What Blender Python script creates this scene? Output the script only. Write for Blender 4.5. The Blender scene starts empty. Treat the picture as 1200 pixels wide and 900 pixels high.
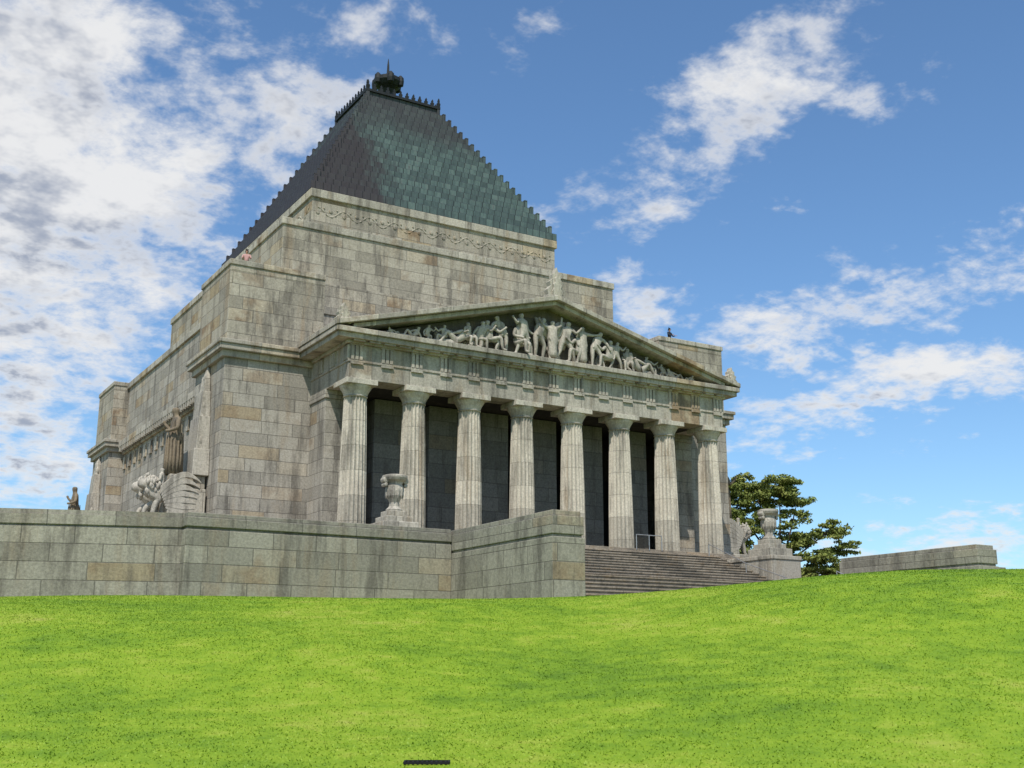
import bpy, bmesh, math, random
import numpy as np
from mathutils import Vector, Matrix
random.seed(7); np.random.seed(7)
S=bpy.context.scene
R=math.radians
CX=38.6; CY=85.4      # plan centre of the building
FL=7.44               # portico floor level (camera eye level is 0)
TER=4.5               # terrace level

# ------------------------------------------------------------------ node helpers
class NT:
    def __init__(s,nt): s.t=nt; s.n=nt.nodes; s.l=nt.links
    def add(s,typ,**k):
        nd=s.n.new(typ)
        for a,v in k.items(): setattr(nd,a,v)
        return nd
    def set(s,inp,v):
        if isinstance(v,bpy.types.NodeSocket): s.l.new(v,inp)
        elif v is not None: inp.default_value=v
    def m(s,op,a,b=None,c=None,clamp=False):
        nd=s.add('ShaderNodeMath',operation=op); nd.use_clamp=clamp
        s.set(nd.inputs[0],a)
        if b is not None: s.set(nd.inputs[1],b)
        if c is not None: s.set(nd.inputs[2],c)
        return nd.outputs[0]
    def mix(s,f,a,b,blend='MIX'):
        nd=s.add('ShaderNodeMix',data_type='RGBA',blend_type=blend)
        s.set(nd.inputs[0],f); s.set(nd.inputs[6],a); s.set(nd.inputs[7],b)
        return nd.outputs[2]
    def noise(s,vec,scale,detail=4,rough=.55,dist=0):
        nd=s.add('ShaderNodeTexNoise'); s.set(nd.inputs['Vector'],vec)
        nd.inputs['Scale'].default_value=scale; nd.inputs['Detail'].default_value=detail
        nd.inputs['Roughness'].default_value=rough; nd.inputs['Distortion'].default_value=dist
        return nd.outputs['Fac']
    def ramp(s,f,stops,interp='LINEAR'):
        nd=s.add('ShaderNodeValToRGB'); cr=nd.color_ramp; cr.interpolation=interp
        while len(cr.elements)<len(stops): cr.elements.new(.5)
        for e,(p,c) in zip(cr.elements,stops):
            e.position=p; e.color=(c,c,c,1) if isinstance(c,(int,float)) else (*c,1)
        s.set(nd.inputs[0],f); return nd.outputs[0]
    def comb(s,x,y,z):
        nd=s.add('ShaderNodeCombineXYZ')
        for i,v in enumerate((x,y,z)): s.set(nd.inputs[i],v)
        return nd.outputs[0]
    def sep(s,v):
        nd=s.add('ShaderNodeSeparateXYZ'); s.set(nd.inputs[0],v); return nd.outputs
    def sstep(s,v,lo,hi):
        nd=s.add('ShaderNodeMapRange',interpolation_type='SMOOTHSTEP')
        s.set(nd.inputs[0],v); nd.inputs[1].default_value=lo; nd.inputs[2].default_value=hi
        return nd.outputs[0]
def newmat(name):
    m=bpy.data.materials.new(name); m.use_nodes=True
    t=NT(m.node_tree); b=m.node_tree.nodes['Principled BSDF']
    b.inputs['Specular IOR Level'].default_value=.2
    return m,t,b
def scl(c,k): return tuple(x*k for x in c)

def stone(name,base=(.37,.34,.285),course=.76,width=1.9,rust=.5,mortar=.02,dirt=.6,off=0.0,jit=True):
    m,t,b=newmat(name)
    g=t.add('ShaderNodeNewGeometry'); P=t.sep(g.outputs['Position']); N=t.sep(g.outputs['Normal'])
    side=t.m('GREATER_THAN',t.m('ABSOLUTE',N[0]),.72)
    mx=t.add('ShaderNodeMix',data_type='FLOAT'); t.set(mx.inputs[0],side); t.set(mx.inputs[2],P[0]); t.set(mx.inputs[3],P[1])
    u=mx.outputs[0]
    pos=g.outputs['Position']; vz=t.m('ADD',P[2],20+off)
    if jit:
        wn=t.add('ShaderNodeTexWhiteNoise',noise_dimensions='1D'); t.set(wn.inputs['W'],t.m('FLOOR',t.m('DIVIDE',vz,course)))
        u=t.m('ADD',u,t.m('MULTIPLY',wn.outputs['Value'],width*.45))
    v=t.comb(t.m('ADD',u,7.3+off),vz,0.0)
    br=t.add('ShaderNodeTexBrick'); t.set(br.inputs['Vector'],v)
    br.squash=1.3; br.squash_frequency=3
    br.inputs['Color1'].default_value=(0,0,0,1); br.inputs['Color2'].default_value=(1,1,1,1); br.inputs['Mortar'].default_value=(.5,.5,.5,1)
    br.inputs['Scale'].default_value=1; br.inputs['Mortar Size'].default_value=mortar; br.inputs['Mortar Smooth'].default_value=.4
    br.inputs['Brick Width'].default_value=width; br.inputs['Row Height'].default_value=course
    rnd=t.sep(br.outputs['Color'])[0]
    col=t.ramp(rnd,[(0,scl(base,.72)),(.3,scl(base,.90)),(.6,base),(.82,scl(base,1.12)),(.92,(base[0]*1.10,base[1]*1.01,base[2]*.88)),(1,(base[0]*.94,base[1]*.83,base[2]*.66))])
    n1=t.noise(pos,.45,3,.68)
    st=t.comb(P[0],P[1],t.m('MULTIPLY',P[2],.16))
    n2=t.noise(st,1.5,4,.68)
    rb=t.m('MULTIPLY',t.sstep(rnd,.72,.88),t.sstep(n1,.48,.62))
    rb=t.m('MULTIPLY',rb,rust*1.0,clamp=True)
    col=t.mix(rb,col,(.185,.110,.058,1))
    n4=t.noise(st,.8,5,.72,.4)
    r2=t.m('MULTIPLY',t.sstep(n4,.52,.70),rust*.8,clamp=True)
    col=t.mix(r2,col,(.25,.175,.10,1))
    dk=t.m('MULTIPLY',t.sstep(n2,.45,.68),dirt)
    col=t.mix(dk,col,(.090,.080,.068,1))
    n3=t.noise(pos,9,3,.75)
    col=t.mix(1.0,col,t.ramp(n3,[(.25,.64),(.7,1.20)]),'MULTIPLY')
    col=t.mix(t.m('MULTIPLY',br.outputs['Fac'],.62),col,(.060,.054,.046,1))
    t.set(b.inputs['Base Color'],col); b.inputs['Roughness'].default_value=.92
    h=t.m('ADD',t.m('MULTIPLY',n3,.4),t.m('ADD',t.m('MULTIPLY',rnd,.25),t.m('MULTIPLY',br.outputs['Fac'],-.9)))
    bp=t.add('ShaderNodeBump'); bp.inputs['Strength'].default_value=.55; bp.inputs['Distance'].default_value=.06
    t.set(bp.inputs['Height'],h); t.set(b.inputs['Normal'],bp.outputs[0])
    return m

M_wall=stone('ashlar_granite',base=(.370,.340,.288),rust=.40,dirt=.64)
M_upper=stone('upper_ashlar_granite',base=(.375,.338,.272),rust=.68,dirt=.62,off=1.7)
M_pod=stone('podium_granite',base=(.290,.270,.220),course=.72,width=1.9,rust=.38,dirt=.66,off=.31)
M_col=stone('column_granite',base=(.49,.45,.37),course=1.42,width=90,rust=.65,mortar=.014,dirt=.55,off=.4,jit=False)
M_trim=stone('trim_granite',base=(.42,.385,.32),course=30,width=2.4,rust=.6,dirt=.62,jit=False)
M_stair=stone('stair_granite',base=(.29,.245,.19),course=30,width=1.9,rust=.7,dirt=.55,off=3,jit=False)
M_sculpt=stone('carved_stone',base=(.49,.45,.38),course=50,width=90,rust=.2,dirt=.6,mortar=.0,off=9,jit=False)
M_sculpt2=stone('weathered_statue_stone',base=(.26,.205,.14),course=50,width=90,rust=.7,dirt=.75,mortar=.0,off=9,jit=False)
M_inner=stone('portico_inner_stone_shaded',base=(.21,.205,.19),course=.9,width=1.9,rust=.1,dirt=.5)  # pier stone with the portico shadow darkened into its base colour
M_back=stone('vestibule_stone_shade_dark',base=(.035,.033,.031),course=.9,width=1.9,rust=.0,dirt=.4)  # near-black base paints the deep vestibule shade onto wall and ceiling

def roofmat():
    m,t,b=newmat('slate_copper_roof')
    g=t.add('ShaderNodeNewGeometry'); P=t.sep(g.outputs['Position']); N=t.sep(g.outputs['Normal'])
    side=t.m('GREATER_THAN',t.m('ABSOLUTE',N[0]),.5)
    mx=t.add('ShaderNodeMix',data_type='FLOAT'); t.set(mx.inputs[0],side); t.set(mx.inputs[2],P[0]); t.set(mx.inputs[3],P[1])
    hs=(46.9-33.93)/21
    br=t.add('ShaderNodeTexBrick'); t.set(br.inputs['Vector'],t.comb(t.m('ADD',mx.outputs[0],3),t.m('ADD',t.m('SUBTRACT',P[2],33.93),hs*20),0.0))
    br.inputs['Color1'].default_value=(0,0,0,1); br.inputs['Color2'].default_value=(1,1,1,1); br.inputs['Mortar'].default_value=(.0,.0,.0,1)
    br.inputs['Scale'].default_value=1; br.inputs['Mortar Size'].default_value=.026
    br.inputs['Brick Width'].default_value=.62; br.inputs['Row Height'].default_value=hs
    rnd=t.sep(br.outputs['Color'])[0]
    st=t.comb(P[0],P[1],t.m('MULTIPLY',P[2],.3))
    n=t.noise(st,.5,4,.65); nf=t.noise(st,4,5,.7)
    v=t.m('ADD',t.m('MULTIPLY',rnd,.22),t.m('MULTIPLY',nf,.78))
    col=t.ramp(v,[(.25,(.046,.064,.066)),(.45,(.066,.096,.094)),(.6,(.100,.145,.136)),(.8,(.18,.225,.21))])
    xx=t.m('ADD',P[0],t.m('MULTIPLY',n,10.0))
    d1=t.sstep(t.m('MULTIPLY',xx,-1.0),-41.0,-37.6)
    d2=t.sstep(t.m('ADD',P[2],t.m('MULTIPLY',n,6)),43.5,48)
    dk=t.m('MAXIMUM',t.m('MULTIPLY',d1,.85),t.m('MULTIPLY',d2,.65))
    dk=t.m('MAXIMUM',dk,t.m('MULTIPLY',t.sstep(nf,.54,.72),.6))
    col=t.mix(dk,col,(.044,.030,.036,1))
    col=t.mix(t.m('MULTIPLY',br.outputs['Fac'],.85),col,(.012,.013,.015,1))
    t.set(b.inputs['Base Color'],col); b.inputs['Roughness'].default_value=.62; b.inputs['Specular IOR Level'].default_value=.3
    bp=t.add('ShaderNodeBump'); bp.inputs['Strength'].default_value=.6; bp.inputs['Distance'].default_value=.05
    t.set(bp.inputs['Height'],t.m('SUBTRACT',v,br.outputs['Fac'])); t.set(b.inputs['Normal'],bp.outputs[0])
    return m
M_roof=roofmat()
def plain(name,c,rough=.7,metal=0,nv=.3,ns=6):
    m,t,b=newmat(name); g=t.add('ShaderNodeNewGeometry')
    n=t.noise(g.outputs['Position'],ns,4)
    t.set(b.inputs['Base Color'],t.mix(1.0,(*c,1),t.ramp(n,[(.3,1-nv),(.7,1+nv)]),'MULTIPLY'))
    b.inputs['Roughness'].default_value=rough; b.inputs['Metallic'].default_value=metal
    return m
M_bronze=plain('dark_bronze',(.022,.024,.026),.6)
M_steel=plain('handrail_steel',(.40,.40,.40),.4,.7)
M_dark=plain('door_bronze_dark',(.012,.012,.013),.7)
M_skin=plain('skin',(.45,.25,.18),.6,nv=.1)
M_hair=plain('hair',(.03,.02,.015),.7)
M_cl1=plain('pink_shirt',(.45,.26,.24),.8,nv=.1)
M_cl2=plain('dark_jacket',(.025,.028,.04),.8)
M_trou=plain('trousers',(.04,.045,.07),.8)

# ------------------------------------------------------------------ geometry helpers
def link(o,parent=None):
    S.collection.objects.link(o)
    if parent: o.parent=parent
    return o
def empty(name,loc=(0,0,0)):
    e=bpy.data.objects.new(name,None); e.empty_display_size=.5; link(e); e.location=loc; return e
class Acc:
    def __init__(s): s.v=[]; s.f=[]
    def box(s,x0,x1,y0,y1,z0,z1):
        b=len(s.v); s.v+=[(x0,y0,z0),(x1,y0,z0),(x1,y1,z0),(x0,y1,z0),(x0,y0,z1),(x1,y0,z1),(x1,y1,z1),(x0,y1,z1)]
        s.f+=[tuple(b+i for i in q) for q in ((0,3,2,1),(4,5,6,7),(0,1,5,4),(1,2,6,5),(2,3,7,6),(3,0,4,7))]
    def poly(s,pts,axis,a0,a1):
        b=len(s.v); n=len(pts)
        def mk(p,a): return (p[0],a,p[1]) if axis=='y' else ((p[0],p[1],a) if axis=='z' else (a,p[0],p[1]))
        s.v+=[mk(p,a0) for p in pts]+[mk(p,a1) for p in pts]
        s.f.append(tuple(b+i for i in range(n))); s.f.append(tuple(b+n+i for i in reversed(range(n))))
        for i in range(n): j=(i+1)%n; s.f.append((b+i,b+n+i,b+n+j,b+j))
    def lathe(s,prof,cx,cy,seg=24):
        b=len(s.v); n=len(prof)
        for r,z in prof:
            for k in range(seg):
                a=2*math.pi*k/seg; s.v.append((cx+r*math.cos(a),cy+r*math.sin(a),z))
        for i in range(n-1):
            for k in range(seg):
                k2=(k+1)%seg; s.f.append((b+i*seg+k,b+i*seg+k2,b+(i+1)*seg+k2,b+(i+1)*seg+k))
        s.f.append(tuple(b+k for k in reversed(range(seg)))); s.f.append(tuple(b+(n-1)*seg+k for k in range(seg)))
    def make(s,name,mat,parent=None,bevel=0,smooth=False,loc=None):
        me=bpy.data.meshes.new(name); me.from_pydata(s.v,[],s.f)
        bm=bmesh.new(); bm.from_mesh(me); bmesh.ops.recalc_face_normals(bm,faces=bm.faces); bm.to_mesh(me); bm.free()
        me.materials.append(mat)
        if smooth:
            for p in me.polygons: p.use_smooth=True
        o=bpy.data.objects.new(name,me); link(o,parent)
        if loc: o.location=loc
        if bevel:
            md=o.modifiers.new('bevel','BEVEL'); md.width=bevel; md.segments=2; md.limit_method='ANGLE'; md.angle_limit=R(40)
        return o
def mx(x): return 2*CX-x
def my(y): return 2*CY-y

def skinfig(name,J,E,Rd,mat,parent=None,root=0,sub=2,M=None):
    names=list(J.keys()); idx={k:i for i,k in enumerate(names)}
    vs=[Vector(J[k]) for k in names]
    if M is not None: vs=[M@v for v in vs]
    sc=M.to_scale()[0] if M is not None else 1
    me=bpy.data.meshes.new(name); me.from_pydata([tuple(v) for v in vs],[(idx[a],idx[b]) for a,b in E],[])
    o=bpy.data.objects.new(name,me); link(o,parent)
    md=o.modifiers.new('skin','SKIN'); md.use_smooth_shade=True; md.branch_smoothing=.3
    if not me.skin_vertices: 
        bm=bmesh.new(); bm.from_mesh(me); bm.verts.layers.skin.verify(); bm.to_mesh(me); bm.free()
    sv=me.skin_vertices[0].data
    for k,i in idx.items():
        r=Rd[k]; r=(r,r) if isinstance(r,(int,float)) else r
        sv[i].radius=(r[0]*sc,r[1]*sc); sv[i].use_root=(k==names[root])
    ss=o.modifiers.new('sub','SUBSURF'); ss.levels=sub; ss.render_levels=sub
    me.materials.append(mat)
    return o
RAD=dict(pel=.15,sp=.135,ch=.165,nk=.065,hd=.095,ht=.085,shl=.07,shr=.07,ell=.05,elr=.05,wrl=.036,wrr=.036,hal=.04,har=.04,
         hil=.10,hir=.10,knl=.066,knr=.066,anl=.042,anr=.042,tol=.036,tor=.036)
EDG=[('pel','sp'),('sp','ch'),('ch','nk'),('nk','hd'),('hd','ht'),('ch','shl'),('ch','shr'),('shl','ell'),('shr','elr'),('ell','wrl'),('elr','wrr'),('wrl','hal'),('wrr','har'),
     ('pel','hil'),('pel','hir'),('hil','knl'),('hir','knr'),('knl','anl'),('knr','anr'),('anl','tol'),('anr','tor')]
def pose(kind):
    J=dict(pel=(0,0,.95),sp=(0,0,1.12),ch=(0,0,1.33),nk=(0,.01,1.50),hd=(0,.02,1.60),ht=(0,.015,1.69),
      shl=(-.2,0,1.41),shr=(.2,0,1.41),ell=(-.27,-.02,1.13),elr=(.27,-.02,1.13),wrl=(-.27,.08,.9),wrr=(.27,.08,.9),hal=(-.26,.12,.8),har=(.26,.12,.8),
      hil=(-.11,0,.88),hir=(.11,0,.88),knl=(-.12,.04,.49),knr=(.12,.04,.49),anl=(-.12,0,.09),anr=(.13,0,.09),tol=(-.14,.17,.04),tor=(.16,.17,.04))
    def up(d): J.update(d)
    if kind=='statue': up(dict(ell=(-.33,.04,1.14),wrl=(-.16,.22,1.08),hal=(-.06,.25,1.1),elr=(.34,.0,1.16),wrr=(.42,.16,1.34),har=(.43,.2,1.44),hd=(0,.035,1.62),ht=(0,.03,1.72)))
    if kind=='raise': up(dict(ell=(-.42,0,1.55),wrl=(-.45,.02,1.82),hal=(-.44,.03,1.92),elr=(.45,.0,1.45),wrr=(.62,.05,1.65),har=(.68,.06,1.74)))
    if kind=='point': up(dict(elr=(.48,.05,1.38),wrr=(.73,.1,1.42),har=(.83,.12,1.44),knl=(-.2,.1,.5),anl=(-.28,.0,.1),tol=(-.36,.15,.04)))
    if kind=='lean': 
        for k in ('sp','ch','nk','hd','ht','shl','shr'): J[k]=(J[k][0]+(J[k][2]-.95)*.5,J[k][1],J[k][2]-.08)
        up(dict(elr=(.62,.1,1.1),wrr=(.72,.15,.88),har=(.76,.16,.8),ell=(-.02,-.05,1.05),wrl=(-.1,.1,.9),hal=(-.14,.12,.84),knr=(.3,.08,.55),anr=(.28,.0,.09),tor=(.42,.1,.04)))
    if kind=='stride':
        for k in ('sp','ch','nk','hd','ht','shl','shr'): J[k]=(J[k][0]+(J[k][2]-.95)*.25,J[k][1],J[k][2]-.03)
        up(dict(knr=(.28,.08,.56),anr=(.42,.0,.09),tor=(.56,.08,.04),knl=(-.2,.0,.46),anl=(-.42,.0,.12),tol=(-.34,.08,.04),elr=(.44,.1,1.2),wrr=(.62,.1,1.38),har=(.68,.1,1.46),ell=(-.18,-.02,1.1),wrl=(-.38,.02,.98),hal=(-.46,.04,.95)))
    if kind=='sit':
        for k in list(J): 
            if k not in('knl','knr','anl','anr','tol','tor'): J[k]=(J[k][0],J[k][1],J[k][2]-.42)
        up(dict(knl=(-.16,.42,.52),knr=(.2,.38,.5),anl=(-.16,.42,.09),anr=(.24,.3,.09),tol=(-.18,.58,.04),tor=(.26,.46,.04),wrl=(-.2,.3,.62),hal=(-.18,.38,.58),wrr=(.34,.25,.75),har=(.38,.3,.7)))
    if kind=='sitside':
        for k in list(J): 
            if k not in('knl','knr','anl','anr','tol','tor'): J[k]=(J[k][0]-.1+(J[k][2]-.95)*-.12,J[k][1],J[k][2]-.42)
        up(dict(knl=(.36,.12,.58),knr=(.3,.0,.46),anl=(.42,.12,.1),anr=(.14,.02,.09),tol=(.6,.14,.05),tor=(.3,.04,.04),elr=(.3,.1,.78),wrr=(.5,.14,.92),har=(.58,.15,1.0),ell=(-.36,.0,.7),wrl=(-.3,.1,.5),hal=(-.22,.12,.46)))
    if kind=='kneel':
        for k in list(J):
            if k not in('knl','knr','anl','anr','tol','tor'): J[k]=(J[k][0]+(.15 if J[k][2]>1.3 else 0),J[k][1],J[k][2]-.4)
        up(dict(knl=(.3,.1,.5),anl=(.32,.05,.08),tol=(.46,.08,.04),knr=(.05,.05,.1),anr=(-.35,0,.1),tor=(-.48,0,.05),elr=(.5,.05,.85),wrr=(.65,.1,1.05),har=(.7,.12,1.14)))
    if kind=='recl':
        up(dict(pel=(0,0,.2),sp=(-.15,0,.33),ch=(-.33,0,.48),nk=(-.42,.01,.64),hd=(-.45,.03,.74),ht=(-.46,.03,.83),shl=(-.5,0,.47),shr=(-.22,.04,.6),
          ell=(-.62,.05,.22),wrl=(-.45,.12,.08),hal=(-.36,.14,.06),elr=(.02,.1,.5),wrr=(.22,.12,.42),har=(.3,.12,.4),hil=(.08,-.02,.15),hir=(.08,.08,.2),
          knl=(.5,0,.14),knr=(.42,.08,.5),anl=(.95,0,.08),anr=(.66,.08,.1),tol=(1.1,.02,.06),tor=(.8,.1,.05)))
    return J
def human(name,kind,loc,rot,h,mat,parent=None,robe=False,fat=1.25,sub=1,flip=False):
    J=pose(kind); Rd={k:(v*fat) for k,v in RAD.items()}; E=list(EDG)
    if robe:
        J['rb1']=(J['pel'][0],J['pel'][1],.62); J['rb2']=(J['pel'][0],J['pel'][1],.1); Rd['rb1']=.19; Rd['rb2']=.25; E+=[('pel','rb1'),('rb1','rb2')]
    s=h/1.74
    M=Matrix.Translation(loc)@Matrix.Rotation(rot,4,'Z')@Matrix.Diagonal((s,s,s,1))
    if flip: J={k:(-v[0],v[1],v[2]) for k,v in J.items()}
    return skinfig(name,J,E,Rd,mat,parent,0,sub,M)

# ------------------------------------------------------------------ THE SHRINE
sh=empty('memorial_shrine',(0,0,0))
w=Acc(); wu=Acc(); tr=Acc()
def xo(c): return 19.5 if c<80 else 20.6      # outer face of front / rear corner towers
for sidex in (0,1):
    for (c,d) in ((65,70.9),(my(70.9),my(65))):
        o_=xo(c)
        def sp(x0,x1): return (x0,x1) if sidex==0 else (mx(x1),mx(x0))
        def B(acc,x0,x1,*r): acc.box(*sp(x0,x1),*r)
        B(w,o_,25.4,c,d,TER-1.6,17.8)
        x0=o_+.05; x1=25.55; y0=c+.05; y1=d-.05
        B(wu,x0,x1,y0,y1,18.8,23.2)
        z0,z1=23.2,23.55
        B(wu,x0,x1,y0,y0+.5,z0,z1); B(wu,x0,x1,y1-.5,y1,z0,z1)
        B(wu,x0,x0+.5,y0+.5,y1-.5,z0,z1); B(wu,x1-.5,x1,y0+.5,y1-.5,z0,z1)
        y0=c-.02; y1=d+.02; x0=o_-.03; x1=25.58; z0,z1=23.55,23.9
        B(tr,x0,x1,y0,y0+.62,z0,z1); B(tr,x0,x1,y1-.62,y1,z0,z1)
        B(tr,x0,x0+.62,y0+.62,y1-.62,z0,z1); B(tr,x1-.62,x1,y0+.62,y1-.62,z0,z1)
        B(tr,o_-.22,25.55,c-.22,d+.22,17.8,18.2)
        B(tr,o_-.45,25.55,c-.45,d+.45,18.2,18.55)
        B(tr,o_-.55,25.55,c-.55,d+.55,18.55,18.8)
        B(tr,o_-.12,25.38,c-.12,d+.12,TER,FL+.9)
w.box(21.85,mx(21.85),70.95,my(70.95),TER-1.6,23.3)
w.make('main_walls',M_wall,sh,.03)
wu.make('tower_attics',M_upper,sh,.03)
t2=Acc()
t2.box(24.9,mx(24.9),71.5,my(71.5),23.3,29.4)
t2.box(24.55,mx(24.55),71.15,my(71.15),18.8,25.6)
t2.box(28.15,mx(28.15),74.9,my(74.9),29.8,33.5)
t2.make('upper_tiers',M_upper,sh,.03)
tr.box(21.7,mx(21.7),70.85,my(70.85),23.3,23.8)
tr.box(21.65,mx(21.65),71.2,my(71.2),17.6,18.1)
tr.box(21.25,mx(21.25),71.2,my(71.2),18.1,18.6)
tr.box(24.8,mx(24.8),71.4,my(71.4),29.4,29.9)
tr.box(28.0,mx(28.0),74.75,my(74.75),33.3,33.93)
tr.box(27.9,mx(27.9),74.65,my(74.65),29.9,30.3)
tr.make('cornices_and_copings',M_trim,sh,.04)
dn=Acc()
y=71.4
while y<99.3:
    for x in (21.42,mx(21.42)): dn.box(x-.17 if x<CX else x-.1,x+.1 if x<CX else x+.17,y,y+.28,17.72,18.09)
    y+=.56
y=71.6
while y<99.2:
    for x0,x1 in ((21.72,21.86),(mx(21.86),mx(21.72))): dn.box(x0,x1,y,y+.62,16.3,17.3)
    y+=1.7
dn.make('side_dentils',M_trim,sh)
def wave(fixed,axis,a0,a1):
    cu=bpy.data.curves.new('garland','CURVE'); cu.dimensions='3D'; cu.bevel_depth=.075; cu.bevel_resolution=1
    n=int((a1-a0)/.1); sp=cu.splines.new('POLY'); sp.points.add(n)
    for i in range(n+1):
        a=a0+(a1-a0)*i/n; z=32.3+.30*math.cos((a-a0)*2*math.pi/2.05)
        p=(a,fixed,z) if axis=='x' else (fixed,a,z)
        sp.points[i].co=(*p,1); sp.points[i].radius=.75+.35*math.sin(i*1.9)
    cu.materials.append(M_upper); o=bpy.data.objects.new('garland_frieze',cu); link(o,sh)
wave(74.92,'x',28.6,mx(28.6)); wave(28.17,'y',75.4,my(75.4)); wave(mx(28.17),'y',75.4,my(75.4))
ro=Acc()
x=28.6
while x<mx(28.5):
    for (ox,oz,rr) in ((0,-.1,.16),(1.02,.12,.15),(.5,.28,.07),(1.5,.28,.07)):
        if x+ox>mx(28.5): continue
        ro.lathe([(.02,0),(rr,0.0),(rr*.8,.05),(.02,.07)],0,0,8)
        for i in range(len(ro.v)-32,len(ro.v)):
            vx,vy,vz=ro.v[i]; ro.v[i]=(x+ox+vx,74.9-vz,32.3+oz+vy)
    x+=2.05
ro.make('frieze_rosettes',M_upper,sh)

# stepped pyramid roof
rf=Acc(); NS=21; z=33.93; hs=(46.9-33.93)/NS
for i in range(NS):
    h0=10.55-(10.55-3.3)*i/(NS-1) if i else 10.6
    rf.box(CX-h0,CX+h0,CY-h0,CY+h0,z+i*hs,z+(i+1)*hs)
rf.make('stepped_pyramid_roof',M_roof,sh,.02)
cr=Acc()
cr.box(CX-3.45,CX+3.45,CY-3.45,CY+3.45,46.9,47.12)
for i in range(12):
    a=-3.3+6.6*i/11
    for (px,py,ax) in ((CX+a,CY-3.35,0),(CX+a,CY+3.35,0),(CX-3.35,CY+a,1),(CX+3.35,CY+a,1)):
        hgt=.5 if i not in(0,11) else .72
        pts=[(-.13,0),(.13,0),(.17,hgt*.45),(.06,hgt*.62),(.09,hgt*.8),(0,hgt*1.15),(-.09,hgt*.8),(-.06,hgt*.62),(-.17,hgt*.45)]
        if ax==0: cr.poly([(px+p[0],47.12+p[1]) for p in pts],'y',py-.06,py+.06)
        else: cr.poly([(py+p[0],47.12+p[1]) for p in pts],'x',px-.06,px+.06)
cr.make('roof_cresting',M_bronze,sh)
hc=Acc()
for i in range(1,NS):
    h0=10.55-(10.55-3.3)*i/(NS-1)
    for sx in(-1,1):
        for sy in (-1,1):
            hc.box(CX+sx*h0-.13,CX+sx*h0+.13,CY+sy*h0-.13,CY+sy*h0+.13,z+i*hs+.03,z+(i+1)*hs+.10)
hc.make('hip_cleats',M_roof,sh)
fi=Acc()
fi.lathe([(1.5,46.9),(1.5,47.3),(1.1,47.5),(.7,47.9),(.45,48.5),(.42,49.0),(.6,49.35),(1.0,49.6),(1.25,49.95),(1.25,50.25),(1.05,50.4),(.8,50.45),(.6,50.65),(.3,50.8),(.12,51.0),(.09,51.8),(.02,52.4)],CX,CY,24)
for k in range(6):
    a=k*math.pi/3+.3; fi.lathe([(.05,49.5),(.28,49.65),(.33,50.0),(.30,50.35),(.1,50.6)],CX+1.15*math.cos(a),CY+1.15*math.sin(a),8)
fi.make('roof_finial',M_bronze,sh)

# ---------------- portico
COLX=[CX+3.7*(i-3.5) for i in range(8)]
def colmesh():
    nf=20; per=6; rings=14; v=[];f=[]
    H=16.0-FL-.95
    for j in range(rings+1):
        tt=j/rings; r=.80-.15*tt**1.4; zz=FL+H*tt
        for k in range(nf*per):
            ph=(k%per)/per; a=2*math.pi*k/(nf*per)
            rr=r-math.sin(math.pi*ph)**.8*.105
            v.append((rr*math.cos(a),rr*math.sin(a),zz))
    n=nf*per
    for j in range(rings):
        for k in range(n): f.append((j*n+k,j*n+(k+1)%n,(j+1)*n+(k+1)%n,(j+1)*n+k))
    me=bpy.data.meshes.new('column_shaft'); me.from_pydata(v,[],f); me.materials.append(M_col); return me
cm=colmesh()
cp=Acc()
for x in COLX:
    o=bpy.data.objects.new('column_shaft',cm); o.location=(x,60,0); link(o,sh)
    zt=16.0
    cp.lathe([(.66,zt-.96),(.70,zt-.93),(.70,zt-.88),(.66,zt-.86),(.68,zt-.8),(.76,zt-.62),(.89,zt-.42),(.93,zt-.31)],x,60,40)
    cp.box(x-.96,x+.96,59.04,60.96,zt-.31,zt-.005)
cp.make('column_capitals',M_col,sh,.02)
A0=COLX[0]-.78; A1=COLX[7]+.78
pe=Acc()
pe.box(A0,A1,59.25,60.75,16.0,16.95)
pe.box(A0-.06,A1+.06,59.19,60.8,16.95,17.08)
pe.box(A0,A1,59.27,60.75,17.08,18.0)
for s in (0,1):
    xa,xb=(A0,A0+1.5) if s==0 else (A1-1.5,A1)
    pe.box(xa,xb,60.75,65.0,16.0,16.95); pe.box(xa-.06 if s==0 else xa,xb+.06 if s else xb,60.8,65.0,16.95,17.08); pe.box(xa,xb,60.75,65,17.08,18.0)
pe.make('entablature',M_trim,sh,.02)
pc=Acc()
pc.box(A0-.2,A1+.2,59.05,64.6,18.0,18.2)
pc.box(23.95,mx(23.95),58.70,64.44,18.2,18.5)
pc.box(23.8,mx(23.8),58.55,64.44,18.5,18.8)
def rake(x0,z0,xc,zc,th,y0,y1):
    pc.poly([(x0,z0),(xc,zc),(xc,zc+th),(x0,z0+th)],'y',y0,y1)
    pc.poly([(mx(x0),z0),(mx(x0),z0+th),(xc,zc+th),(xc,zc)],'y',y0,y1)
rake(23.75,18.81,CX,22.66,.30,58.5,71.1)
rake(24.9,18.81,CX,22.40,.26,58.8,71.1)
pc.make('cornice_and_rakes',M_trim,sh,.03)
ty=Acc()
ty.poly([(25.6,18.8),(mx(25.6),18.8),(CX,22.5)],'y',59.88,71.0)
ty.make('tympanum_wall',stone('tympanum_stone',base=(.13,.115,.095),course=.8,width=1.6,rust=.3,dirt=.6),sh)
tg=Acc()
n=29
for i in range(n):
    x=A0+.45+(A1-A0-.9)*i/(n-1)
    if i%2==0:
        for k in (-.26,0,.26): tg.box(x+k-.09,x+k+.09,59.17,59.28,17.1,17.92)
        tg.box(x-.4,x+.4,59.15,59.30,17.92,17.998)
        tg.box(x-.38,x+.38,59.13,59.2,16.82,16.94)
    tg.box(x-.34,x+.34,58.82,59.2,18.10,18.198)
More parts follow.
